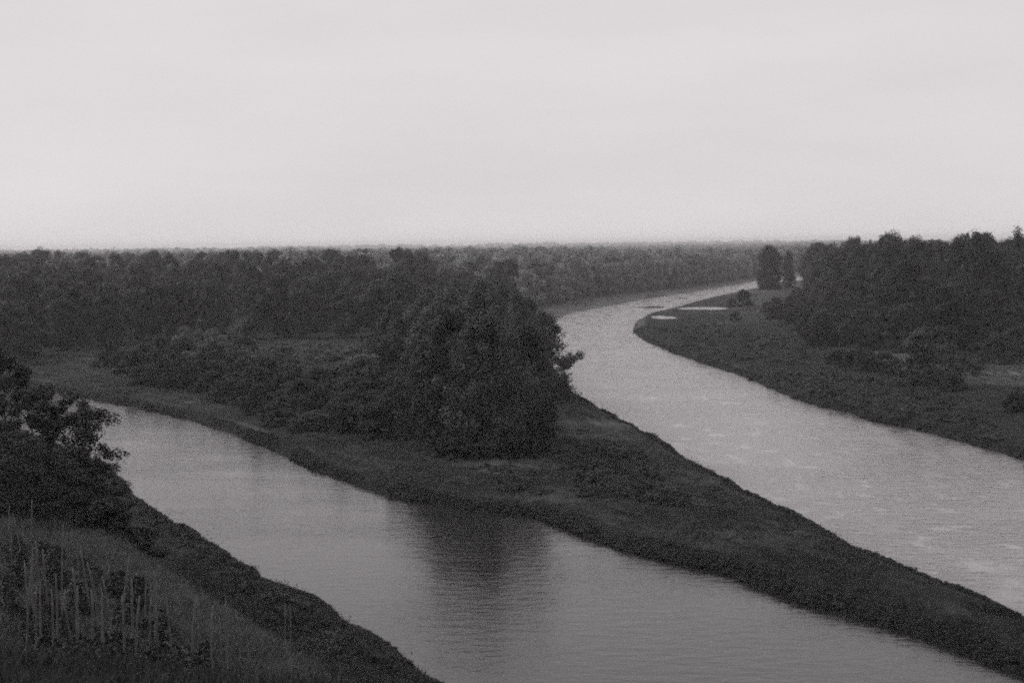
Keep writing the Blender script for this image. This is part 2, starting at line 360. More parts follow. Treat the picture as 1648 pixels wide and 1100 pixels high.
# ------------------------------------------------------------------ plants: one prototype of each shape, then copies sharing its meshes
def make_tree(seed, H, Rad, base, nclump, nleaf, leaf, kind, crad, mat, zs=0.75, bare=0.0):
    rng = np.random.default_rng(seed)
    lob = rng.uniform(0, 6.28, 4)
    C = []; k = 0
    lean = rng.normal(size=2) * 0.03 * H
    lead = [(rng.normal() * Rad * 0.42, rng.normal() * Rad * 0.42, f_) for f_ in (1.0, 0.95, 0.88, 0.80)]
    while len(C) < nclump and k < 40000:
        k += 1
        t = rng.uniform(0, 1); an = rng.uniform(0, 6.283)
        if kind == 'broad':
            pr = max(0.0, math.sin(math.pi * min(1, (t * 0.80 + 0.17)))) ** 0.55
        elif kind == 'poplar':
            pr = (0.45 + 0.55 * min(1, t / 0.25)) * (1 - max(0, t - 0.25) / 0.76) ** 0.55
        elif kind == 'willow':
            pr = (0.75 + 0.25 * math.sin(math.pi * t)) * (1 - t ** 3.2) ** 0.6
        else:
            pr = (1 - t ** 2.2) ** 0.55
        lobe = 1 + 0.22 * math.sin(2 * an + lob[0] + 3 * t) + 0.16 * math.sin(3 * an + lob[1] - 5 * t) + 0.10 * math.sin(7 * t * 2 + lob[2])
        rr = Rad * pr * lobe * (0.30 + 0.70 * math.sqrt(rng.uniform())) * rng.uniform(0.85, 1.08)
        if bare and math.sin(3 * an + lob[3] + 9 * t) > 1 - bare:
            continue
        z = H * (base + (1 - base) * t) - crad * 0.5
        if kind == 'poplar':
            lx, ly, lf = lead[rng.integers(4)]
            z *= lf; rr *= 0.62
            C.append((rr * math.cos(an) + lx * min(1, 0.4 + t), rr * math.sin(an) + ly * min(1, 0.4 + t), max(z, crad * 0.35))); continue
        C.append((rr * math.cos(an) + lean[0] * t, rr * math.sin(an) + lean[1] * t, max(z, crad * 0.35)))
    C = np.array(C)
    rc = crad * rng.uniform(0.6, 1.25, len(C)) * (1 - 0.25 * C[:, 2] / H)
    tintc = rng.uniform(0, 1, len(C))
    ci = np.repeat(np.arange(len(C)), nleaf); n = len(ci)
    d = rng.normal(size=(n, 3)); d /= np.linalg.norm(d, axis=1, keepdims=True)
    rad = rc[ci] * (0.35 + 0.7 * rng.uniform(size=n) ** 0.7)
    off = d * rad[:, None]; off[:, 2] *= zs
    if kind == 'willow':
        off[:, 2] -= 0.25 * rc[ci] * (np.hypot(off[:, 0], off[:, 1]) / rc[ci])
    P = C[ci] + off
    P[:, 2] = np.maximum(P[:, 2], 0.06 * leaf + 0.05)
    nrm = d * 1.2 + rng.normal(size=(n, 3)) * 0.4 + np.array((0, 0, 0.35)); nrm /= np.linalg.norm(nrm, axis=1, keepdims=True)
    sz = leaf * rng.uniform(0.6, 1.35, n)
    V, Q = leaf_quads(P, nrm, sz * 0.5, sz * 0.29, rng)
    tint = np.repeat(np.clip(0.8 * tintc[ci] + 0.2 * rng.uniform(size=n), 0, 1), 4)
    crown = np_mesh('crown', V, Q, mat, tint)
    # trunk and limbs
    parts = []
    r0 = 0.016 * H + 0.04
    th = H * (0.82 if kind != 'bush' else 0.5)
    ts = np.linspace(0, 1, 8)
    path = np.stack([lean[0] * ts + 0.012 * H * np.sin(ts * 5 + lob[0]), lean[1] * ts + 0.012 * H * np.sin(ts * 4 + lob[1]), th * ts], 1)
    path -= path[0]; path[0, 2] = -0.3
    rads = r0 * (1 - 0.85 * ts); rads[0] *= 1.35
    nst = 1
    if kind == 'bush':
        nst = 5
    for s_ in range(nst):
        pp = path.copy()
        if nst > 1:
            an = 6.283 * s_ / nst + lob[2]
            pp[:, 0] += np.cos(an) * Rad * 0.55 * ts; pp[:, 1] += np.sin(an) * Rad * 0.55 * ts
        parts.append(tube(pp, rads * (1 if nst == 1 else 0.5), 7))
    if kind != 'bush':
        far_ = np.argsort(-np.hypot(C[:, 0], C[:, 1]))
        pick = np.unique(np.concatenate([far_[:18], rng.choice(len(C), min(20, len(C)), replace=False)]))
        for j in pick:
            c = C[j]; z0 = max(0.12 * H, min(th * 0.9, c[2] - 0.35 * math.hypot(c[0], c[1]) - 0.05 * H))
            f_ = z0 / th
            p0 = np.array([np.interp(f_, ts, path[:, 0]), np.interp(f_, ts, path[:, 1]), z0])
            mid = p0 * 0.5 + c * 0.5 + np.array((0, 0, -0.06 * np.linalg.norm(c - p0)))
            mid += rng.normal(size=3) * 0.02 * H
            br = r0 * (1 - 0.8 * f_) * 0.42
            parts.append(tube([p0, p0 * .7 + mid * .3, mid, mid * .4 + c * .6, c], [br, br * .85, br * .6, br * .4, br * .15], 5))
    V, Q = join(parts)
    trunk = py_mesh('trunk', V, Q, MAT['bark'])
    return {'H': H, 'R': Rad, 'crown': crown, 'trunk': trunk}

P_BIG = [make_tree(11 + i, 18.5, 5.6, 0.04, 120, 175, 0.40, 'willow', 1.5, MAT['leaf_clump'], zs=1.35, bare=0.22) for i in range(4)]
P_BROAD = [make_tree(31 + i, 17.0, 4.9, 0.16, 46, 190, 0.52, 'broad', 2.0, MAT['leaf_mid'], zs=1.05) for i in range(5)]
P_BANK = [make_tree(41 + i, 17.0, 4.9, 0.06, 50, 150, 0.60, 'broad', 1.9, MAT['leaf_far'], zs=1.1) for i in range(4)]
P_POP = [make_tree(51 + i, 22.0, 3.3, 0.05, 95, 110, 0.46, 'poplar', 1.05, MAT['leaf'], zs=2.1) for i in range(5)]
P_DARK = [make_tree(61 + i, 20.0, 4.6, 0.06, 64, 160, 0.46, 'broad', 1.75, MAT['leaf'], zs=1.05, bare=0.2) for i in range(4)]
P_LONE = [make_tree(67, 19.0, 4.6, 0.0, 130, 150, 0.55, 'broad', 1.7, MAT['leaf_deep'], zs=1.1)]
P_SLIM = [make_tree(68, 18.0, 2.4, 0.0, 80, 120, 0.5, 'willow', 1.0, MAT['leaf_deep'], zs=1.6)]
P_SMALL = [make_tree(71 + i, 7.5, 3.1, 0.16, 36, 130, 0.34, 'broad', 1.15, MAT['leaf'], zs=0.85) for i in range(3)]
P_NEAR = [make_tree(85 + i, 9.0, 5.2, 0.02, 230, 125, 0.21, 'broad', 0.8, MAT['leaf'], zs=0.75, bare=0.18) for i in range(2)]
P_BUSH = [make_tree(95 + i, 4.6, 3.2, 0.0, 34, 150, 0.32, 'bush', 1.1, MAT['leaf_scrub'], zs=0.9) for i in range(4)]
P_PALE = [make_tree(105 + i, 4.8, 3.0, 0.0, 34, 150, 0.34, 'bush', 0.95, MAT['leaf_pale'], zs=1.6) for i in range(3)]
P_LOW = [make_tree(115 + i, 1.0, 1.0, 0.0, 16, 60, 0.15, 'bush', 0.42, MAT['leaf_low'], zs=0.7) for i in range(4)]
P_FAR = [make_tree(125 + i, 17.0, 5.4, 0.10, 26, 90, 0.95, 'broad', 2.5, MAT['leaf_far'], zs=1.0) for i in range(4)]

THINGS = []       # (object, key, px)  for the labels written at the end
rnd = random.Random(5)
def place(proto, name, x, y, sx, sz, key, category, group, parts=True, z=None):
    z = h1(x, y) if z is None else z
    root = link(name, None)
    root.location = (x, y, z - 0.05); root.rotation_euler = (0, 0, rnd.uniform(0, 6.283)); root.scale = (sx, sx, sz)
    root.empty_display_size = 0.5
    c = link('foliage' if 'shrub' in name else 'crown', proto['crown'], root)
    link('stem' if 'shrub' in name else 'trunk', proto['trunk'], root)
    root['category'] = category; root['group'] = group
    px, py, dz = project(x, y, z + proto['H'] * sz * 0.5)
    THINGS.append((root, key, float(px), float(dz)))
    return root
def tree_at(protos, name, px, py, Hm, Wm, key, group, category='tree', zb=1.4):
    """a plant whose foot stands at photo pixel (px, py) on the flood plain, Hm high and Wm wide"""
    x, y = G(px, py, zb)
    p = rnd.choice(protos)
    return place(p, name, x, y, Wm / (2 * p['R']), Hm / p['H'], key, category, group)

# ------------------------------------------------------------------ ground: one sheet to the horizon
def dryness(x, y, s):
    px, py, dz = project(x, y, np.full(x.shape, 1.5))
    d = np.zeros(x.shape)
    d += 0.35 * np.clip(1 - np.abs(edge_a(x, y) + 0.3) / 2.4, 0, 1) * ((y > 26) & (y < 90))          # tussocky crest above the slope
    def blob(c, a, b, v):
        return v * np.clip(1.6 - 1.6 * np.hypot((x - c[0]) / a, (y - c[1]) / b), 0, 1)
    c = G(1428, 577, 1.4); d += blob(c, 9, 26, 0.62)
    c = G(1600, 602, 1.4); d += blob(c, 18, 28, 0.55)
    c = G(1580, 622, 1.4); d += blob(c, 13, 7, 0.35)
    c = G(800, 752, 1.4); d += blob(c, 9, 9, 0.08)
    c = G(1000, 690, 1.4); d += blob(c, 9, 30, 0.25)
    c = G(250, 645, 1.4); d += blob(c, 22, 10, 0.12)
    m = (y > 380) & (s < 60) & (s > -3) & (x > 0)                                                    # pale gravel and thin grass round the bend
    d += np.where(m, 0.55 * np.clip(1 - np.maximum(s, 0) / 60, 0, 1), 0)
    m2 = (y > 360) & (y < 620) & (s > 0) & (s < 16) & (px > 1040)
    d += np.where(m2, -0.35, 0)
    d += np.where(y > 2000, 0.75, 0)                                                                   # far plain paled, haze towards the horizon put into the ground colour
    d += np.where((s > 1) & (s < 40) & (y > 60) & (y < 330), 0.42 * vnoise(s * 1.6, (x - y) * 0.10, 1.5, 41) + 0.30 * vnoise(x, y, 6, 42) + 0.03, 0)
    d += np.where((s < 1.6) & (y < 380), -0.3, 0)
    d += np.where((x > 25) & (y > 150) & (y < 460) & (s > 2), -0.17, 0)                                # lusher grass across the main river
    return np.clip(d, -0.35, 1)
def build_ground():
    az_in = np.linspace(-27, 27, 430)
    az = np.concatenate([np.linspace(-180, -28, 46), az_in, np.linspace(28, 180, 46)])
    rr = np.concatenate([np.linspace(0.6, 14, 22), np.linspace(14.6, 75, 130), np.geomspace(75.3, 450, 420), np.geomspace(453, 1000, 100), np.geomspace(1020, 12000, 40)])
    A, Rr = np.meshgrid(np.radians(az), rr)
    X = (np.sin(A) * Rr).ravel(); Y = (np.cos(A) * Rr).ravel()
    s = river_sd(X, Y); Z = height(X, Y, s)
    nr, na = A.shape
    i = np.arange(nr - 1)[:, None] * na + np.arange(na - 1)[None]
    Q = np.stack([i, i + 1, i + 1 + na, i + na], -1).reshape(-1, 4)[:, ::-1]
    V = np.stack([X, Y, Z], 1)
    me = np_mesh('ground', V, Q, MAT['ground'], dryness(X, Y, s), smooth_=True, attr='dry')
    return link('ground', me, kind='structure', label='dark grassy flood plain and hillside around the rivers', category='ground')
build_ground()
def build_river():
    gx = np.arange(-520, 521, 5.0); gy = np.arange(-160, 1181, 5.0)
    X, Y = np.meshgrid(gx, gy); na = len(gx)
    i = np.arange(len(gy) - 1)[:, None] * na + np.arange(na - 1)[None]
    Q = np.stack([i, i + 1, i + 1 + na, i + na], -1).reshape(-1, 4)
    x, y = X.ravel(), Y.ravel()
    flow_sheen = np.clip(0.5 - sd_poly(x, y, POLY[1]) / 8, 0, 1) * np.clip((y - 40) / 60, 0, 1)
    for (c, a_, b_) in POOLS:
        flow_sheen = np.maximum(flow_sheen, np.clip(2 - np.hypot((x - c[0]) / (a_ + 4), (y - c[1]) / (b_ + 4)), 0, 1))  # still pools share the pale river colour, bright sky reflection painted in
    me = np_mesh('river', np.stack([x, y, np.zeros(len(x))], 1), Q, MAT['water'], flow_sheen, attr='flow_sheen')
    link('river', me, kind='structure', label='two river channels reflecting a pale overcast sky', category='river')
build_river()

# ------------------------------------------------------------------ trees
rng = np.random.default_rng(77)
def in_clear(x, y, margin):
    return float(sd_fast(np.array([x]), np.array([y]))[0]) > margin
taken = []
def spaced(x, y, dmin):
    for (a, b) in taken:
        if (a - x) ** 2 + (b - y) ** 2 < dmin * dmin:
            return False
    taken.append((x, y)); return True

# the dark clump on the spit
for (px, py, H, W) in ((700, 668, 15.0, 10), (735, 712, 15.2, 9.5), (796, 728, 15.4, 9.5), (840, 706, 13.4, 7.5), (765, 688, 16.6, 10), (840, 668, 13.6, 8), (715, 640, 15.8, 10.5),
                       (800, 648, 15.2, 10), (850, 628, 13.8, 7), (650, 640, 11.5, 8.5), (862, 650, 11.6, 5.5), (838, 632, 15.0, 8), (690, 610, 15.4, 9.5), (775, 620, 17.0, 9),
                       (632, 606, 13.0, 9), (735, 590, 16.2, 9), (812, 598, 16.0, 8), (858, 612, 13.6, 6), (682, 700, 11.5, 9)):
    o = tree_at(P_BIG, 'willow_tree', px, py, H, W, 'clump', 'trees of the dark clump on the spit')
    taken.append((o.location.x, o.location.y))

o = tree_at(P_BIG, 'willow_tree', 862, 640, 12.5, 5.6, 'clump', 'trees of the dark clump on the spit')
def sprig(o):
    r_ = np.random.default_rng(4)
    c = np.array([(3.2, 0, 8.0), (4.3, .3, 7.9), (5.2, .2, 7.4), (4.6, -.5, 6.6), (5.6, .1, 7.9)]); n_ = 5 * 130
    ci = np.repeat(np.arange(5), 130); d = r_.normal(size=(n_, 3)); d /= np.linalg.norm(d, axis=1, keepdims=True)
    P = c[ci] + d * (0.8 * r_.uniform(size=n_) ** .6)[:, None]
    sz = 0.34 * r_.uniform(.6, 1.3, n_)
    V, Q = leaf_quads(P, d, sz * .5, sz * .28, r_)
    br = link('branch', py_mesh('branch', *tube([(0, 0, 5.5), (1.4, 0, 6.8), (3.0, .1, 7.6), (5.0, .1, 7.5)], [.14, .11, .07, .02], 6), MAT['bark']), o)
    link('foliage', np_mesh('sprig', V, Q, MAT['leaf'], np.repeat(r_.uniform(size=n_), 4)), br)
    o.rotation_euler = (0, 0, 0); o.scale = (1, 1, o.scale[2])
sprig(o)

# forest behind the near channel: front line in world metres, trees fill the land behind it
LINE = [(-190, 262), (-127, 255), (-106, 262), (-98, 300), (-88, 337), (-27, 342), (-12, 400), (2, 480), (16, 566), (45, 640), (80, 708), (120, 815), (163, 935), (260, 1080)]
def line_y(x):
    return np.interp(x, [p[0] for p in LINE], [p[1] for p in LINE])
# front row, walked along the line
def walk(line, step):
    o = []; acc = 0.0
    for (a, b) in zip(line[:-1], line[1:]):
        a = np.array(a, float); b = np.array(b, float); L = np.linalg.norm(b - a); t = acc
        while t < L:
            o.append(a + (b - a) * t / L); t += step
        acc = t - L
    return o
def view_ok(x, y, lo=-60, hi=1710):
    px, py, dz = project(x, y, 10.0)
    return dz > 0 and lo < px < hi
for p in walk(LINE, 7.2):
    x, y = p + rng.normal(size=2) * 1.5
    if not view_ok(x, y) or not in_clear(x, y, 7):
        continue
    px = float(project(x, y, 10.0)[0])
    if 650 < px < 850:
        continue
    if spaced(x, y, 4.5):
        far = y > 450
        pr = P_BANK[rng.integers(4)] if far else P_BROAD[rng.integers(5)]
        H = rng.uniform(11.0, 15.0) if not far else rng.uniform(13, 17.5)
        W = rng.uniform(7.5, 10.5) * (0.9 if not far else 1.05)
        place(pr, 'broadleaf_tree', x, y, W / (2 * pr['R']), H / pr['H'], 'front_far' if far else 'front', 'tree', 'trees along the front of the forest')
n = 0; k = 0
while n < 150 and k < 8000:
    k += 1
    px = rng.uniform(-40, 900); d = 262 + 420 * rng.uniform() ** 1.5
    x = (px - 824) / F * d; y = d
    if y < line_y(x) + 6 or not in_clear(x, y, 8) or not spaced(x, y, 6.5 + d * 0.004):
        continue
    pr = P_BROAD[rng.integers(5)]
    H = 13.5 + 5.8 * min(1, max(0, (d - 320) / 240)) + rng.normal() * 1.0; W = rng.uniform(7.5, 12)
    if px > 690:
        H *= 0.74
    place(pr, 'broadleaf_tree', x, y, W / (2 * pr['R']), H / pr['H'], 'inner', 'tree', 'trees within the forest'); n += 1

# the grove of tall slender trees across the main river
GROVE = [(159, 745), (145, 682), (131, 600), (112, 500), (97, 400), (84, 325), (80, 285), (92, 277), (112, 272)]
for i, p in enumerate(walk(GROVE, 5.6)):
    x, y = p + rng.normal(size=2) * 1.2
    if not in_clear(x, y, 7) or not view_ok(x, y) or not spaced(x, y, 3.6):
        continue
    pr = P_POP[rng.integers(5)] if rng.uniform() < 0.12 else P_DARK[rng.integers(4)]
    H = rng.uniform(11.0, 21.5) if y < 430 else rng.uniform(18, 21.5); W = rng.uniform(6.5, 10.5)
    place(pr, 'tall_tree', x, y, W / (2 * pr['R']), H / pr['H'], 'grove_front', 'tree', 'trees along the edge of the grove')
n = 0; k = 0
while n < 78 and k < 7000:
    k += 1
    y = 285 + 380 * rng.uniform() ** 1.5; x = np.interp(-y, [-745, -682, -600, -500, -400, -325, -277], [159, 145, 131, 112, 97, 84, 92]) + rng.uniform(4, 60)
    if not view_ok(x, y) or not in_clear(x, y, 8) or not spaced(x, y, 4.0):
        continue
    pr = P_POP[rng.integers(5)] if rng.uniform() < 0.2 else P_DARK[rng.integers(4)]
    place(pr, 'tall_tree', x, y, rng.uniform(6, 9.5) / (2 * pr['R']), rng.uniform(19.5, 24.2) / pr['H'], 'grove_inner', 'tree', 'trees inside the grove'); n += 1

# single trees and shrubs across the main river
tree_at(P_LONE, 'broadleaf_tree', 1237, 462, 20.6, 12.5, 'lone', 'single trees by the bend')
tree_at(P_SLIM, 'slender_tree', 1269, 460, 18.5, 5.5, 'slim', 'single trees by the bend')
tree_at(P_BUSH, 'round_shrub', 1197, 487, 6.2, 7.6, 'round', 'single shrubs by the bend', 'shrub')
tree_at(P_BUSH, 'round_shrub', 1178, 489, 3.2, 4.6, 'round_small', 'single shrubs by the bend', 'shrub')
tree_at(P_BUSH, 'round_shrub', 1183, 515, 2.8, 3.2, 'dark_dot', 'single shrubs by the bend', 'shrub')
tree_at(P_SMALL, 'broadleaf_tree', 1502, 624, 9.2, 9.5, 'meadow_big', 'small trees in the meadow')
for (px, py, H_, W_) in ((1392, 566, 9.5, 7), (1425, 561, 12.5, 7.5), (1458, 572, 10.0, 7), (1598, 570, 12.5, 8), (1556, 566, 13.5, 7.5), (1375, 548, 8.5, 6.5), (1345, 530, 9.5, 7), (1330, 548, 6.5, 6.5)):
    tree_at(P_DARK, 'broadleaf_tree', px, py, H_, W_, 'step', 'lower trees before the grove')
tree_at(P_SMALL, 'broadleaf_tree', 1572, 608, 5.4, 4.6, 'meadow_a', 'small trees in the meadow')
tree_at(P_SMALL, 'broadleaf_tree', 1612, 590, 6.0, 5.0, 'meadow_b', 'small trees in the meadow')
tree_at(P_SMALL, 'broadleaf_tree', 1640, 586, 6.8, 5.6, 'meadow_c', 'small trees in the meadow')
tree_at(P_BUSH, 'dark_shrub', 1632, 664, 3.0, 4.2, 'meadow_shrub', 'shrubs in the meadow', 'shrub')
tree_at(P_BUSH, 'dark_shrub', 1462, 610, 2.6, 5.0, 'meadow_shrub_b', 'shrubs in the meadow', 'shrub')
tree_at(P_BUSH, 'dark_shrub', 1535, 632, 2.6, 5.0, 'meadow_shrub_c', 'shrubs in the meadow', 'shrub')

def quad_pick(poly):
    """random pixel in a convex quad (bilinear)"""
    u, v = rng.uniform(), rng.uniform()
    a, b, c, d = (np.array(q, float) for q in poly)
    return (a * (1 - u) + b * u) * (1 - v) + (d * (1 - u) + c * u) * v
def shrubs(protos, name, poly, count, H, W, key, group, gap, zb=1.4, margin=2.5, category='shrub'):
    got = 0
    for _ in range(count * 30):
        if got >= count:
            break
        q = quad_pick(poly); x, y = G(q[0], q[1], zb)
        if not in_clear(x, y, margin) or not spaced(x, y, gap):
            continue
        p = protos[rng.integers(len(protos))]
        place(p, name, x, y, rng.uniform(*W) / (2 * p['R']), rng.uniform(*H) / p['H'], key, category, group); got += 1
# understorey below the grove
shrubs(P_BUSH, 'dark_shrub', [(1225, 497), (1300, 490), (1420, 548), (1330, 572)], 46, (3.0, 6.0), (4.5, 7.5), 'under', 'shrubs under the edge of the grove', 3.2)
shrubs(P_BUSH, 'dark_shrub', [(1265, 462), (1300, 470), (1330, 500), (1285, 488)], 12, (2.0, 4.0), (4.5, 7.5), 'under_far', 'shrubs below the far end of the grove', 4)
shrubs(P_BUSH, 'dark_shrub', [(1340, 585), (1380, 585), (1470, 612), (1390, 600)], 9, (1.8, 3.6), (3.5, 6), 'under_near', 'shrubs before the pale meadow', 3)
# thicket on the far side of the near channel
shrubs(P_PALE, 'willow_shrub', [(285, 560), (410, 552), (430, 610), (290, 604)], 26, (2.6, 4.6), (4.5, 6.6), 'pale', 'pale willow shrubs in the thicket', 3.4)
shrubs(P_PALE, 'willow_shrub', [(450, 560), (640, 560), (640, 590), (450, 590)], 26, (1.3, 2.3), (4.5, 6.6), 'pale_far', 'grey willow shrubs before the forest', 3.4)
shrubs(P_BUSH, 'thicket_shrub', [(170, 588), (420, 572), (430, 640), (230, 618)], 46, (3.2, 5.2), (4.5, 7.0), 'thick_a', 'dark shrubs at the upstream end of the thicket', 3.2)
shrubs(P_BUSH, 'thicket_shrub', [(330, 638), (650, 590), (690, 716), (470, 690)], 84, (1.8, 4.2), (4.0, 6.6), 'thick_b', 'dark shrubs in the middle of the thicket', 2.9)
shrubs(P_BUSH, 'thicket_shrub', [(690, 700), (870, 690), (880, 735), (730, 740)], 20, (1.6, 3.6), (3.0, 5.0), 'skirt', 'shrubs at the foot of the dark clump', 2.2)
# low scrub on the spit and on the right bank
shrubs(P_LOW, 'low_shrub', [(880, 722), (1010, 718), (1110, 822), (960, 800)], 84, (0.5, 1.2), (1.4, 3.0), 'spit', 'low shrubs on the spit', 1.1, margin=1.5)
shrubs(P_LOW, 'low_shrub', [(740, 742), (880, 760), (960, 806), (800, 790)], 14, (0.4, 0.8), (1.2, 2.2), 'spit_edge', 'low shrubs above the near bank of the spit', 1.3, margin=1.2)
shrubs(P_LOW, 'low_shrub', [(1220, 596), (1480, 618), (1640, 716), (1330, 655)], 78, (0.5, 1.3), (2.2, 5.6), 'hummock', 'low shrubs on the meadow by the main river', 2.0, margin=2.0)
shrubs(P_LOW, 'low_shrub', [(1040, 525), (1190, 512), (1330, 590), (1140, 575)], 50, (0.6, 1.5), (2.2, 5), 'point', 'low shrubs on the inside of the bend', 2.5, margin=2.0)
shrubs(P_LOW, 'low_shrub', [(215, 815), (300, 855), (640, 1075), (560, 1080)], 46, (0.5, 1.2), (1.0, 2.2), 'bench', 'low shrubs on the near bank', 1.0, margin=1.5)

# trees on the slope beside the vineyard
for (px, dd, H, W, key) in ((48, 88, 7.8, 9.8, 'near_a'), (-48, 97, 11.0, 10.5, 'near_b'), (112, 82, 4.6, 5.6, 'near_c'), (10, 78, 5.0, 6.6, 'near_d')):
    x = (px - 824) / F * dd
    p = P_NEAR[len(key) % 2] if key in ('near_a', 'near_c') else P_NEAR[1]
    p = {'near_a': P_NEAR[0], 'near_b': P_NEAR[1], 'near_c': P_NEAR[1], 'near_d': P_NEAR[0]}[key]
    place(p, 'broadleaf_tree', x, dd, W / (2 * p['R']), H / p['H'], key, 'tree', 'trees beside the vineyard')
for (px, dd, H, W, key) in ((172, 84, 2.6, 4.2, 'slope_a'), (205, 88, 2.0, 3.6, 'slope_b'), (150, 76, 2.2, 3.4, 'slope_c'), (130, 92, 3.0, 4.4, 'slope_d')):
    x = (px - 824) / F * dd; p = P_BUSH[int(px) % 4]
    place(p, 'dark_shrub', x, dd, W / (2 * p['R']), H / p['H'], key, 'shrub', 'shrubs on the slope beside the vineyard')

# ------------------------------------------------------------------ vineyard: stakes and vines
def stake_mesh(seed):
    r = np.random.default_rng(seed)
    t = np.linspace(0, 1, 7); hgt = 2.95
    b = r.normal(size=2) * 0.06
    path = np.stack([b[0] * np.sin(t * 3), b[1] * np.sin(t * 2.4), t * hgt - 0.3], 1)
    rad = np.array([.029, .028, .027, .026, .025, .023, .015]) * r.uniform(0.9, 1.15) * (1 + 0.08 * r.normal(size=7))
    V, Q = tube(path, rad, 7)
    return py_mesh('stake', V, Q, MAT['wood'])
STK = [stake_mesh(200 + i) for i in range(6)]
def vine_mesh(seed):
    r = np.random.default_rng(seed)
    n = 520; hgt = 1.55
    z = r.uniform(0.12, 1, n) ** 0.9 * hgt
    prof = 0.30 * np.sin(np.pi * np.clip(z / hgt * 0.85 + 0.1, 0, 1)) ** 0.7 + 0.05
    an = r.uniform(0, 6.283, n); lob = r.uniform(0, 6.28, 2)
    rad = prof * (0.4 + 0.65 * np.sqrt(r.uniform(size=n))) * (1 + 0.35 * np.sin(2 * an + lob[0] + 4 * z))
    P = np.stack([rad * np.cos(an), rad * np.sin(an), z], 1)
    nr = np.stack([np.cos(an), np.sin(an), np.full(n, 0.5)], 1) + r.normal(size=(n, 3)) * 0.5
    nr /= np.linalg.norm(nr, axis=1, keepdims=True)
    sz = r.uniform(0.08, 0.17, n)
    V, Q = leaf_quads(P, nr, sz * 0.5, sz * 0.42, r)
    fol = np_mesh('foliage', V, Q, MAT['vine'], np.repeat(r.uniform(size=n), 4))
    t = np.linspace(0, 1, 8)
    st = tube(np.stack([0.06 * np.sin(t * 7 + lob[0]), 0.06 * np.cos(t * 6 + lob[1]), t * hgt * 0.95 - 0.1], 1), 0.022 * (1 - 0.7 * t), 6)
    parts = [st]
    for i in range(4):
        a_ = lob[0] + i * 1.6; z0 = hgt * (0.3 + 0.15 * i)
        parts.append(tube([(0.04, 0, z0), (0.14 * math.cos(a_), 0.14 * math.sin(a_), z0 + 0.15), (0.22 * math.cos(a_), 0.22 * math.sin(a_), z0 + 0.34)], [.009, .007, .003], 5))
    return fol, py_mesh('stem', *join(parts), MAT['bark'])
VIN = [vine_mesh(300 + i) for i in range(5)]
DD = np.linspace(30, 88, 600)
def foot_for(px, ytop, hgt):
    """distance at which something hgt tall on the hillside reaches up to photo row ytop in column px"""
    x = (px - 824) / F * DD
    z = height(x, DD, sd_fast(x, DD))
    qx, qy, _ = project(x, DD, z + hgt)
    k = int(np.argmin(np.abs(qy - ytop)))
    return x[k], DD[k], z[k]
STAKES = [(6, 850), (11, 815), (17, 823), (31, 882), (36, 812), (44, 890), (40, 946), (55, 935), (66, 885), (77, 850), (85, 899), (102, 914), (110, 865),
          (130, 876), (122, 938), (154, 950), (182, 891), (196, 922), (216, 905), (248, 968), (270, 978), (312, 960), (24, 902), (50, 868), (72, 928), (92, 952), (140, 918), (146, 968), (168, 934), (206, 968), (228, 942), (238, 985), (286, 990), (62, 964), (112, 974), (178, 984), (18, 950), (298, 988), (328, 1004), (352, 1014)]
for i, (px, yt) in enumerate(STAKES):
    x, y, z = foot_for(px, yt, 2.6)
    o = link('vine_stake', STK[i % 6]); o.location = (x, y, z); o.rotation_euler = (rnd.gauss(0, .05), rnd.gauss(0, .05), rnd.uniform(0, 6))
    o.scale = (1.15, 1.15, rnd.uniform(0.9, 1.08))
    o['category'] = 'stake'; o['group'] = 'stakes of the vineyard'
    THINGS.append((o, 'stake', px, y))
for i, (px, d, h) in enumerate(((341, 39, 0.6), (368, 38.5, 0.72), (446, 55, 1.0), (453, 55.5, 1.05), (540, 62, 0.9))):
    x = (px - 824) / F * d
    o = link('vine_stake', STK[i % 6]); o.location = (x, d, h1(x, d)); o.rotation_euler = (rnd.gauss(0, .03), rnd.gauss(0, .03), 1.0 * i); o.scale = (1, 1, h)
    o['category'] = 'stake'; o['group'] = 'short stakes below the vineyard'
    THINGS.append((o, 'stake_short', px, d))
vr = np.random.default_rng(9)
vines = []
for i, (px, yt) in enumerate(STAKES):
    x, y, z = foot_for(px, yt, 2.6)
    vines.append((x + 0.07, y - 0.05))
tries = 0
while len(vines) < 64 and tries < 4000:
    tries += 1
    d = vr.uniform(33, 62); px = vr.uniform(-20, 330)
    x = (px - 824) / F * d
    if edge_a(np.array([x]), np.array([d]))[0] > -1.2 - 0.03 * (d - 33):
        continue
    if all((a - x) ** 2 + (b - d) ** 2 > 0.8 for a, b in vines):
        vines.append((x, d))
for i, (x, y) in enumerate(vines):
    fol, st = VIN[i % 5]
    o = link('grapevine', None); o.location = (x, y, h1(x, y)); o.rotation_euler = (0, 0, vr.uniform(0, 6.28))
    s_ = vr.uniform(0.5, 0.95); o.scale = (s_ * 1.2, s_ * 1.2, s_)
    link('foliage', fol, o); link('stem', st, o)
    o['category'] = 'grapevine'; o['group'] = 'vines of the vineyard'
    px = float(project(x, y, 12.0)[0]); THINGS.append((o, 'vine', px, y))

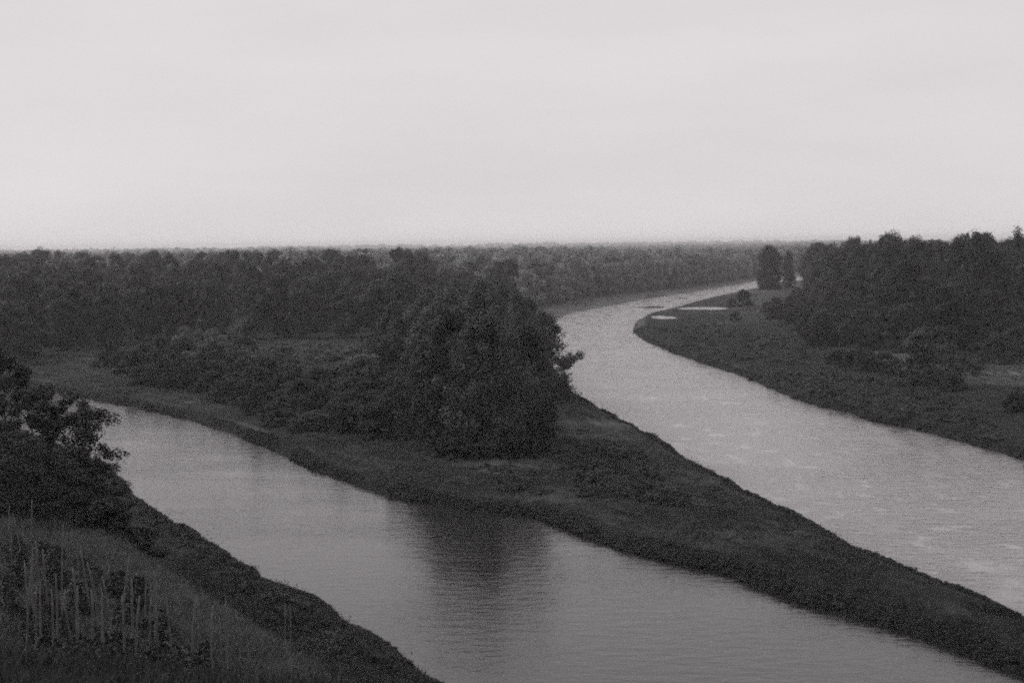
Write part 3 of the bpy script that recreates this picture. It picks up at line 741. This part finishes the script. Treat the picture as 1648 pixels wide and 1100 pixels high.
# ------------------------------------------------------------------ scattered stuff: grass and the far wood (geometry-node instances)
def tuft_mesh(name, seed, n, hgt, spread, wid, mat, arch=0.5):
    r = np.random.default_rng(seed); V = []; Q = []; T = []
    for i in range(n):
        a = r.uniform(0, 6.283); b = np.array((math.cos(a), math.sin(a), 0)); p = np.append(r.normal(size=2) * spread * 0.5, -0.03)
        h_ = hgt * r.uniform(0.55, 1.1); lean = b * h_ * arch * r.uniform(0.2, 1.0)
        sd = np.array((-b[1], b[0], 0)) * wid * r.uniform(0.7, 1.3)
        m = p + lean * 0.35 + np.array((0, 0, h_ * 0.62)); tp = p + lean + np.array((0, 0, h_))
        o = len(V); V += [p - sd, p + sd, m + sd * 0.8, m - sd * 0.8, tp + sd * .1, tp - sd * .1]
        Q += [(o, o + 1, o + 2, o + 3), (o + 3, o + 2, o + 4, o + 5)]
        T += [r.uniform()] * 6
    return np_mesh(name, np.array(V), np.array(Q), mat, T)
def proto_coll(name, meshes):
    c = bpy.data.collections.new(name)
    for i, me in enumerate(meshes):
        c.objects.link(bpy.data.objects.new('%s_piece_%d' % (name, i), me))
    return c
def scatter(name, pts, rot, scl, coll, ncoll, seed, **props):
    me = bpy.data.meshes.new(name); n_ = len(pts)
    me.vertices.add(n_); me.vertices.foreach_set('co', np.asarray(pts, np.float32).ravel())
    r = np.random.default_rng(seed)
    a = me.attributes.new('rotv', 'FLOAT_VECTOR', 'POINT'); a.data.foreach_set('vector', np.asarray(rot, np.float32).ravel())
    a = me.attributes.new('sclv', 'FLOAT_VECTOR', 'POINT'); a.data.foreach_set('vector', np.asarray(scl, np.float32).ravel())
    a = me.attributes.new('pick', 'INT', 'POINT'); a.data.foreach_set('value', r.integers(0, ncoll, n_).astype(np.int32))
    o = link(name, me, **props)
    g = bpy.data.node_groups.new(name, 'GeometryNodeTree')
    g.interface.new_socket('Geometry', in_out='INPUT', socket_type='NodeSocketGeometry')
    g.interface.new_socket('Geometry', in_out='OUTPUT', socket_type='NodeSocketGeometry')
    gi = N('NodeGroupInput', g); go = N('NodeGroupOutput', g)
    iop = N('GeometryNodeInstanceOnPoints', g); ci = N('GeometryNodeCollectionInfo', g)
    ci.inputs[0].default_value = coll; ci.inputs[1].default_value = True; ci.inputs[2].default_value = True
    def at(nm, ty):
        x = N('GeometryNodeInputNamedAttribute', g, data_type=ty); x.inputs[0].default_value = nm; return x
    g.links.new(gi.outputs[0], iop.inputs['Points']); g.links.new(ci.outputs[0], iop.inputs['Instance'])
    iop.inputs['Pick Instance'].default_value = True
    g.links.new(at('pick', 'INT').outputs[0], iop.inputs['Instance Index'])
    er = N('FunctionNodeEulerToRotation', g); g.links.new(at('rotv', 'FLOAT_VECTOR').outputs[0], er.inputs[0])
    g.links.new(er.outputs[0], iop.inputs['Rotation'])
    g.links.new(at('sclv', 'FLOAT_VECTOR').outputs[0], iop.inputs['Scale'])
    g.links.new(iop.outputs[0], go.inputs[0])
    md = o.modifiers.new('scatter', 'NODES'); md.node_group = g
    return o
def rotz(n_, r, tilt=0.12):
    return np.stack([r.normal(size=n_) * tilt, r.normal(size=n_) * tilt, r.uniform(0, 6.283, n_)], 1)

TUFT = proto_coll('grass_tuft', [tuft_mesh('tuft', 400 + i, 26, 0.30, 0.6, 0.022, MAT['grass'], 0.8) for i in range(4)])
WEED = proto_coll('weed_clump', [p['crown'] for p in P_LOW])
DRYT = proto_coll('dry_tuft', [tuft_mesh('dry', 440 + i, 30, 0.42, 0.4, 0.010, MAT['dry'], 0.8) for i in range(4)])
LAWN = proto_coll('lawn_tuft', [tuft_mesh('lawn', 460 + i, 30, 0.13, 0.34, 0.006, MAT['grass'], 0.9) for i in range(4)])
def field(n_, r, dlo, dhi, pxlo=-60, pxhi=1710):
    """points spread so that their number per photo area is about even"""
    u = r.uniform(size=n_); d = 1 / (1 / dlo + (1 / dhi - 1 / dlo) * u)
    px = r.uniform(pxlo, pxhi, n_)
    return (px - 824) / F * d, d
r = np.random.default_rng(31)
x, y = field(60000, r, 60, 330)
s = sd_fast(x, y); a = edge_a(x, y)
keep = (s > 0.4) & ((a > 2.0) | (y > 120)); x, y, s = x[keep], y[keep], s[keep]
keep = (vnoise(x, y, 7, 21) + 0.7 * vnoise(x, y, 2.5, 22) + r.uniform(-0.35, 0.35, len(x))) > -0.08; x, y, s = x[keep], y[keep], s[keep]
z = height(x, y, s); k = r.uniform(0.5, 1.15, len(x)) * np.clip(0.7 + y / 400, 0.7, 1.4)
scatter('bank_grass', np.stack([x, y, z], 1), rotz(len(x), r), np.stack([k * 1.1, k * 1.1, k * 0.6], 1), TUFT, 4, 1, kind='stuff', label='rough dark grass on the river banks', category='grass')
x, y = field(330000, r, 62, 460)
s = sd_fast(x, y); keep = (s > -2) & (s < 5); x, y = x[keep], y[keep]
s = river_sd(x, y)
keep = (s > -0.1) & ((y < 400) | (x < 20)) & (s < 1.1 + 1.2 * vnoise(x, y, 9, 24)) & (vnoise(x, y, 4.5, 23) > -0.32 + 0.2 * r.uniform(size=len(x))); x, y, s = x[keep], y[keep], s[keep]
z = height(x, y, s); k = r.uniform(0.2, 0.55, len(x)) * (0.75 + 1.2 * np.maximum(vnoise(x, y, 4, 25), -0.3))
scatter('bank_weeds', np.stack([x, y, np.maximum(z, -0.05)], 1), rotz(len(x), r), np.stack([k, k, k * 0.95], 1), WEED, 4, 2, kind='stuff', label='tall weeds fringing the water edge', category='weeds')
x, y = field(90000, r, 24, 92, -60, 620)
a = edge_a(x, y); keep = (a < 2.5) & (a > -26) & (y > 25) & (vnoise(x, y, 2.4, 26) + 0.8 * np.exp(-(a / 2.2) ** 2) + r.uniform(-0.3, 0.3, len(x)) > 0.05)
x, y = x[keep], y[keep]; z = height(x, y, sd_fast(x, y)); k = r.uniform(0.6, 1.3, len(x))
scatter('dry_grass', np.stack([x, y, z], 1), rotz(len(x), r), np.stack([k, k, k], 1), DRYT, 4, 3, kind='stuff', label='pale dry grass on the vineyard slope', category='grass')
x, y = field(60000, r, 9, 34, -120, 640)
a = edge_a(x, y); keep = (a < 3.5) & (vnoise(x, y, 1.6, 27) + r.uniform(-0.4, 0.4, len(x)) > -0.2)
x, y = x[keep], y[keep]; z = height(x, y, sd_fast(x, y)); k = r.uniform(0.6, 1.4, len(x))
scatter('hilltop_grass', np.stack([x, y, z], 1), rotz(len(x), r), np.stack([k, k, k], 1), LAWN, 4, 4, kind='stuff', label='short dark grass on the brow of the hill', category='grass')

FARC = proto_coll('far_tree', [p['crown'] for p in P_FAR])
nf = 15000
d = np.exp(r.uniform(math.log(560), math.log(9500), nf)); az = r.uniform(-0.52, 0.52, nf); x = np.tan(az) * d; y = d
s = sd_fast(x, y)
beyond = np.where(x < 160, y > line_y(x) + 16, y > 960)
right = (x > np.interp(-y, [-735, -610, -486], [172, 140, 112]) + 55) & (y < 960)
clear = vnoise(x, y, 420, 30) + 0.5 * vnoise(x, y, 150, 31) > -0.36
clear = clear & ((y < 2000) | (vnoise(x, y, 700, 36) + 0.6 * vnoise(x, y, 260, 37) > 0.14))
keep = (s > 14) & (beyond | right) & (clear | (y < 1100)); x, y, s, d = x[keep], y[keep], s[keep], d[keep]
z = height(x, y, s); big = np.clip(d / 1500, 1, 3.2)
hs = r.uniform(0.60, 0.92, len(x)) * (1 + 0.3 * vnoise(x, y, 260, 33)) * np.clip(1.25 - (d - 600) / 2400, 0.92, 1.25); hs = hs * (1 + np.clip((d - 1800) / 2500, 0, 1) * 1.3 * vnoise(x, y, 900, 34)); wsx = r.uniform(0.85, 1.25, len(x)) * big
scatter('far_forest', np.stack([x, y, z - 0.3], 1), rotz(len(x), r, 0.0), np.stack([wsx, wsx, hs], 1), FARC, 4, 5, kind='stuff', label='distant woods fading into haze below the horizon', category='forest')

# ------------------------------------------------------------------ haze
def haze():
    m = bpy.data.materials.new('haze'); m.use_nodes = True; t = m.node_tree; t.nodes.clear()
    o = N('ShaderNodeOutputMaterial', t); v = N('ShaderNodeVolumePrincipled', t)
    v.inputs['Color'].default_value = (0.99, 0.98, 0.985, 1); v.inputs['Density'].default_value = 1.7e-4; v.inputs['Anisotropy'].default_value = 0.2
    t.links.new(v.outputs[0], o.inputs['Volume'])
    B, z0, z1 = 12600, -2.7, 33.0
    V = [(-B, -B, z0), (B, -B, z0), (B, B, z0), (-B, B, z0), (-B, -B, z1), (B, -B, z1), (B, B, z1), (-B, B, z1)]
    Q = [(3, 2, 1, 0), (4, 5, 6, 7), (0, 1, 5, 4), (1, 2, 6, 5), (2, 3, 7, 6), (3, 0, 4, 7)]
    return link('haze', py_mesh('haze', V, Q, m, False), kind='stuff', label='thin pale haze over the whole valley', category='haze')
haze()

# ------------------------------------------------------------------ labels
ORD = ['first', 'second', 'third', 'fourth', 'fifth', 'sixth', 'seventh', 'eighth', 'ninth', 'tenth', 'eleventh', 'twelfth', 'thirteenth', 'fourteenth', 'fifteenth', 'sixteenth', 'seventeenth', 'eighteenth', 'nineteenth']
TENS = {2: 'twenty', 3: 'thirty', 4: 'forty', 5: 'fifty', 6: 'sixty', 7: 'seventy', 8: 'eighty', 9: 'ninety'}
TENTH = {2: 'twentieth', 3: 'thirtieth', 4: 'fortieth', 5: 'fiftieth', 6: 'sixtieth', 7: 'seventieth', 8: 'eightieth', 9: 'ninetieth'}
def ordinal(i):
    if i <= 19:
        return ORD[i - 1]
    if i >= 100:
        return 'hundredth' if i == 100 else 'hundred and ' + ordinal(i - 100)
    return TENTH[i // 10] if i % 10 == 0 else TENS[i // 10] + '-' + ORD[i % 10 - 1]
ONE = {
    'lone': 'tall dark tree standing alone by the river bend before the grove', 'slim': 'slim dark tree between the lone tree and the grove',
    'round': 'round dark shrub on the bank at the river bend', 'round_small': 'smaller shrub touching the round shrub at the bend', 'dark_dot': 'small dark shrub below the bright pool at the bend',
    'meadow_big': 'bushy dark tree in front of the pale meadow', 'meadow_a': 'small tree with thin bare trunk in the pale meadow',
    'meadow_b': 'small round tree at the meadow edge, second from the picture edge', 'meadow_c': 'small round tree at the meadow edge, nearest the picture edge',
    'meadow_shrub': 'dark lone shrub low in the meadow at the right picture edge', 'meadow_shrub_b': 'low dark shrub left of the bushy meadow tree', 'meadow_shrub_c': 'low dark shrub right of the bushy meadow tree',
    'near_a': 'leafy tree reaching over the near channel at the left picture edge', 'near_b': 'dark tree at the left picture edge behind the overhanging tree',
    'near_c': 'low leafy tree under the overhanging branches above the vine stakes', 'near_d': 'low dark tree behind the leftmost vine stakes',
    'slope_a': 'dark shrub on the bank slope below the overhanging tree', 'slope_b': 'dark shrub farthest down the slope towards the near channel',
    'slope_c': 'dark shrub on the slope just above the pale grass crest', 'slope_d': 'dark shrub at the top of the slope by the overhanging tree',
}
MANY = {
    'clump': 'dark leafy tree of the clump on the spit, {} from left', 'front': 'rounded tree on the front edge of the forest beyond the channel, {} from left',
    'front_far': 'grey tree along the far bank upstream of the clump, {} from left', 'inner': 'rounded treetop inside the forest behind its front row, {} from left',
    'grove_front': 'tall dark tree on the edge of the right grove, {} from left', 'grove_inner': 'tall pointed treetop inside the right grove, {} from left',
    'step': 'lower dark tree stepping down in front of the right grove, {} from left', 'under': 'dark shrub under the edge of the right grove, {} from left', 'under_far': 'shrub behind the round shrub below the grove, {} from left',
    'under_near': 'low dark shrub before the pale meadow strip, {} from left', 'pale': 'pale feathery willow shrub in the thicket, {} from left',
    'pale_far': 'grey willow shrub before the forest wall, {} from left', 'thick_a': 'dark shrub at the upstream end of the thicket, {} from left',
    'thick_b': 'dark shrub in the middle of the thicket, {} from left', 'skirt': 'shrub at the foot of the dark clump, {} from left',
    'spit': 'low tufted shrub in the patch on the spit, {} from left', 'spit_edge': 'low shrub above the near bank of the spit, {} from left',
    'hummock': 'low hummock shrub on the meadow beyond the main river, {} from left', 'point': 'low shrub on the point inside the bend, {} from left',
    'bench': 'low shrub on the near bank below the vineyard, {} from left', 'stake': 'tall thin wooden vine stake, {} from left',
    'stake_short': 'short stake below the vineyard crest, {} from left', 'vine': 'leafy grapevine among the stakes, {} from left',
}
groups = {}
for (o, key, px, dz) in THINGS:
    groups.setdefault(key, []).append((px, o))
for key, L in groups.items():
    if key in ONE:
        L[0][1]['label'] = ONE[key]; continue
    L.sort(key=lambda q: q[0])
    for i, (px, o) in enumerate(L):
        o['label'] = MANY[key].format(ordinal(i + 1))
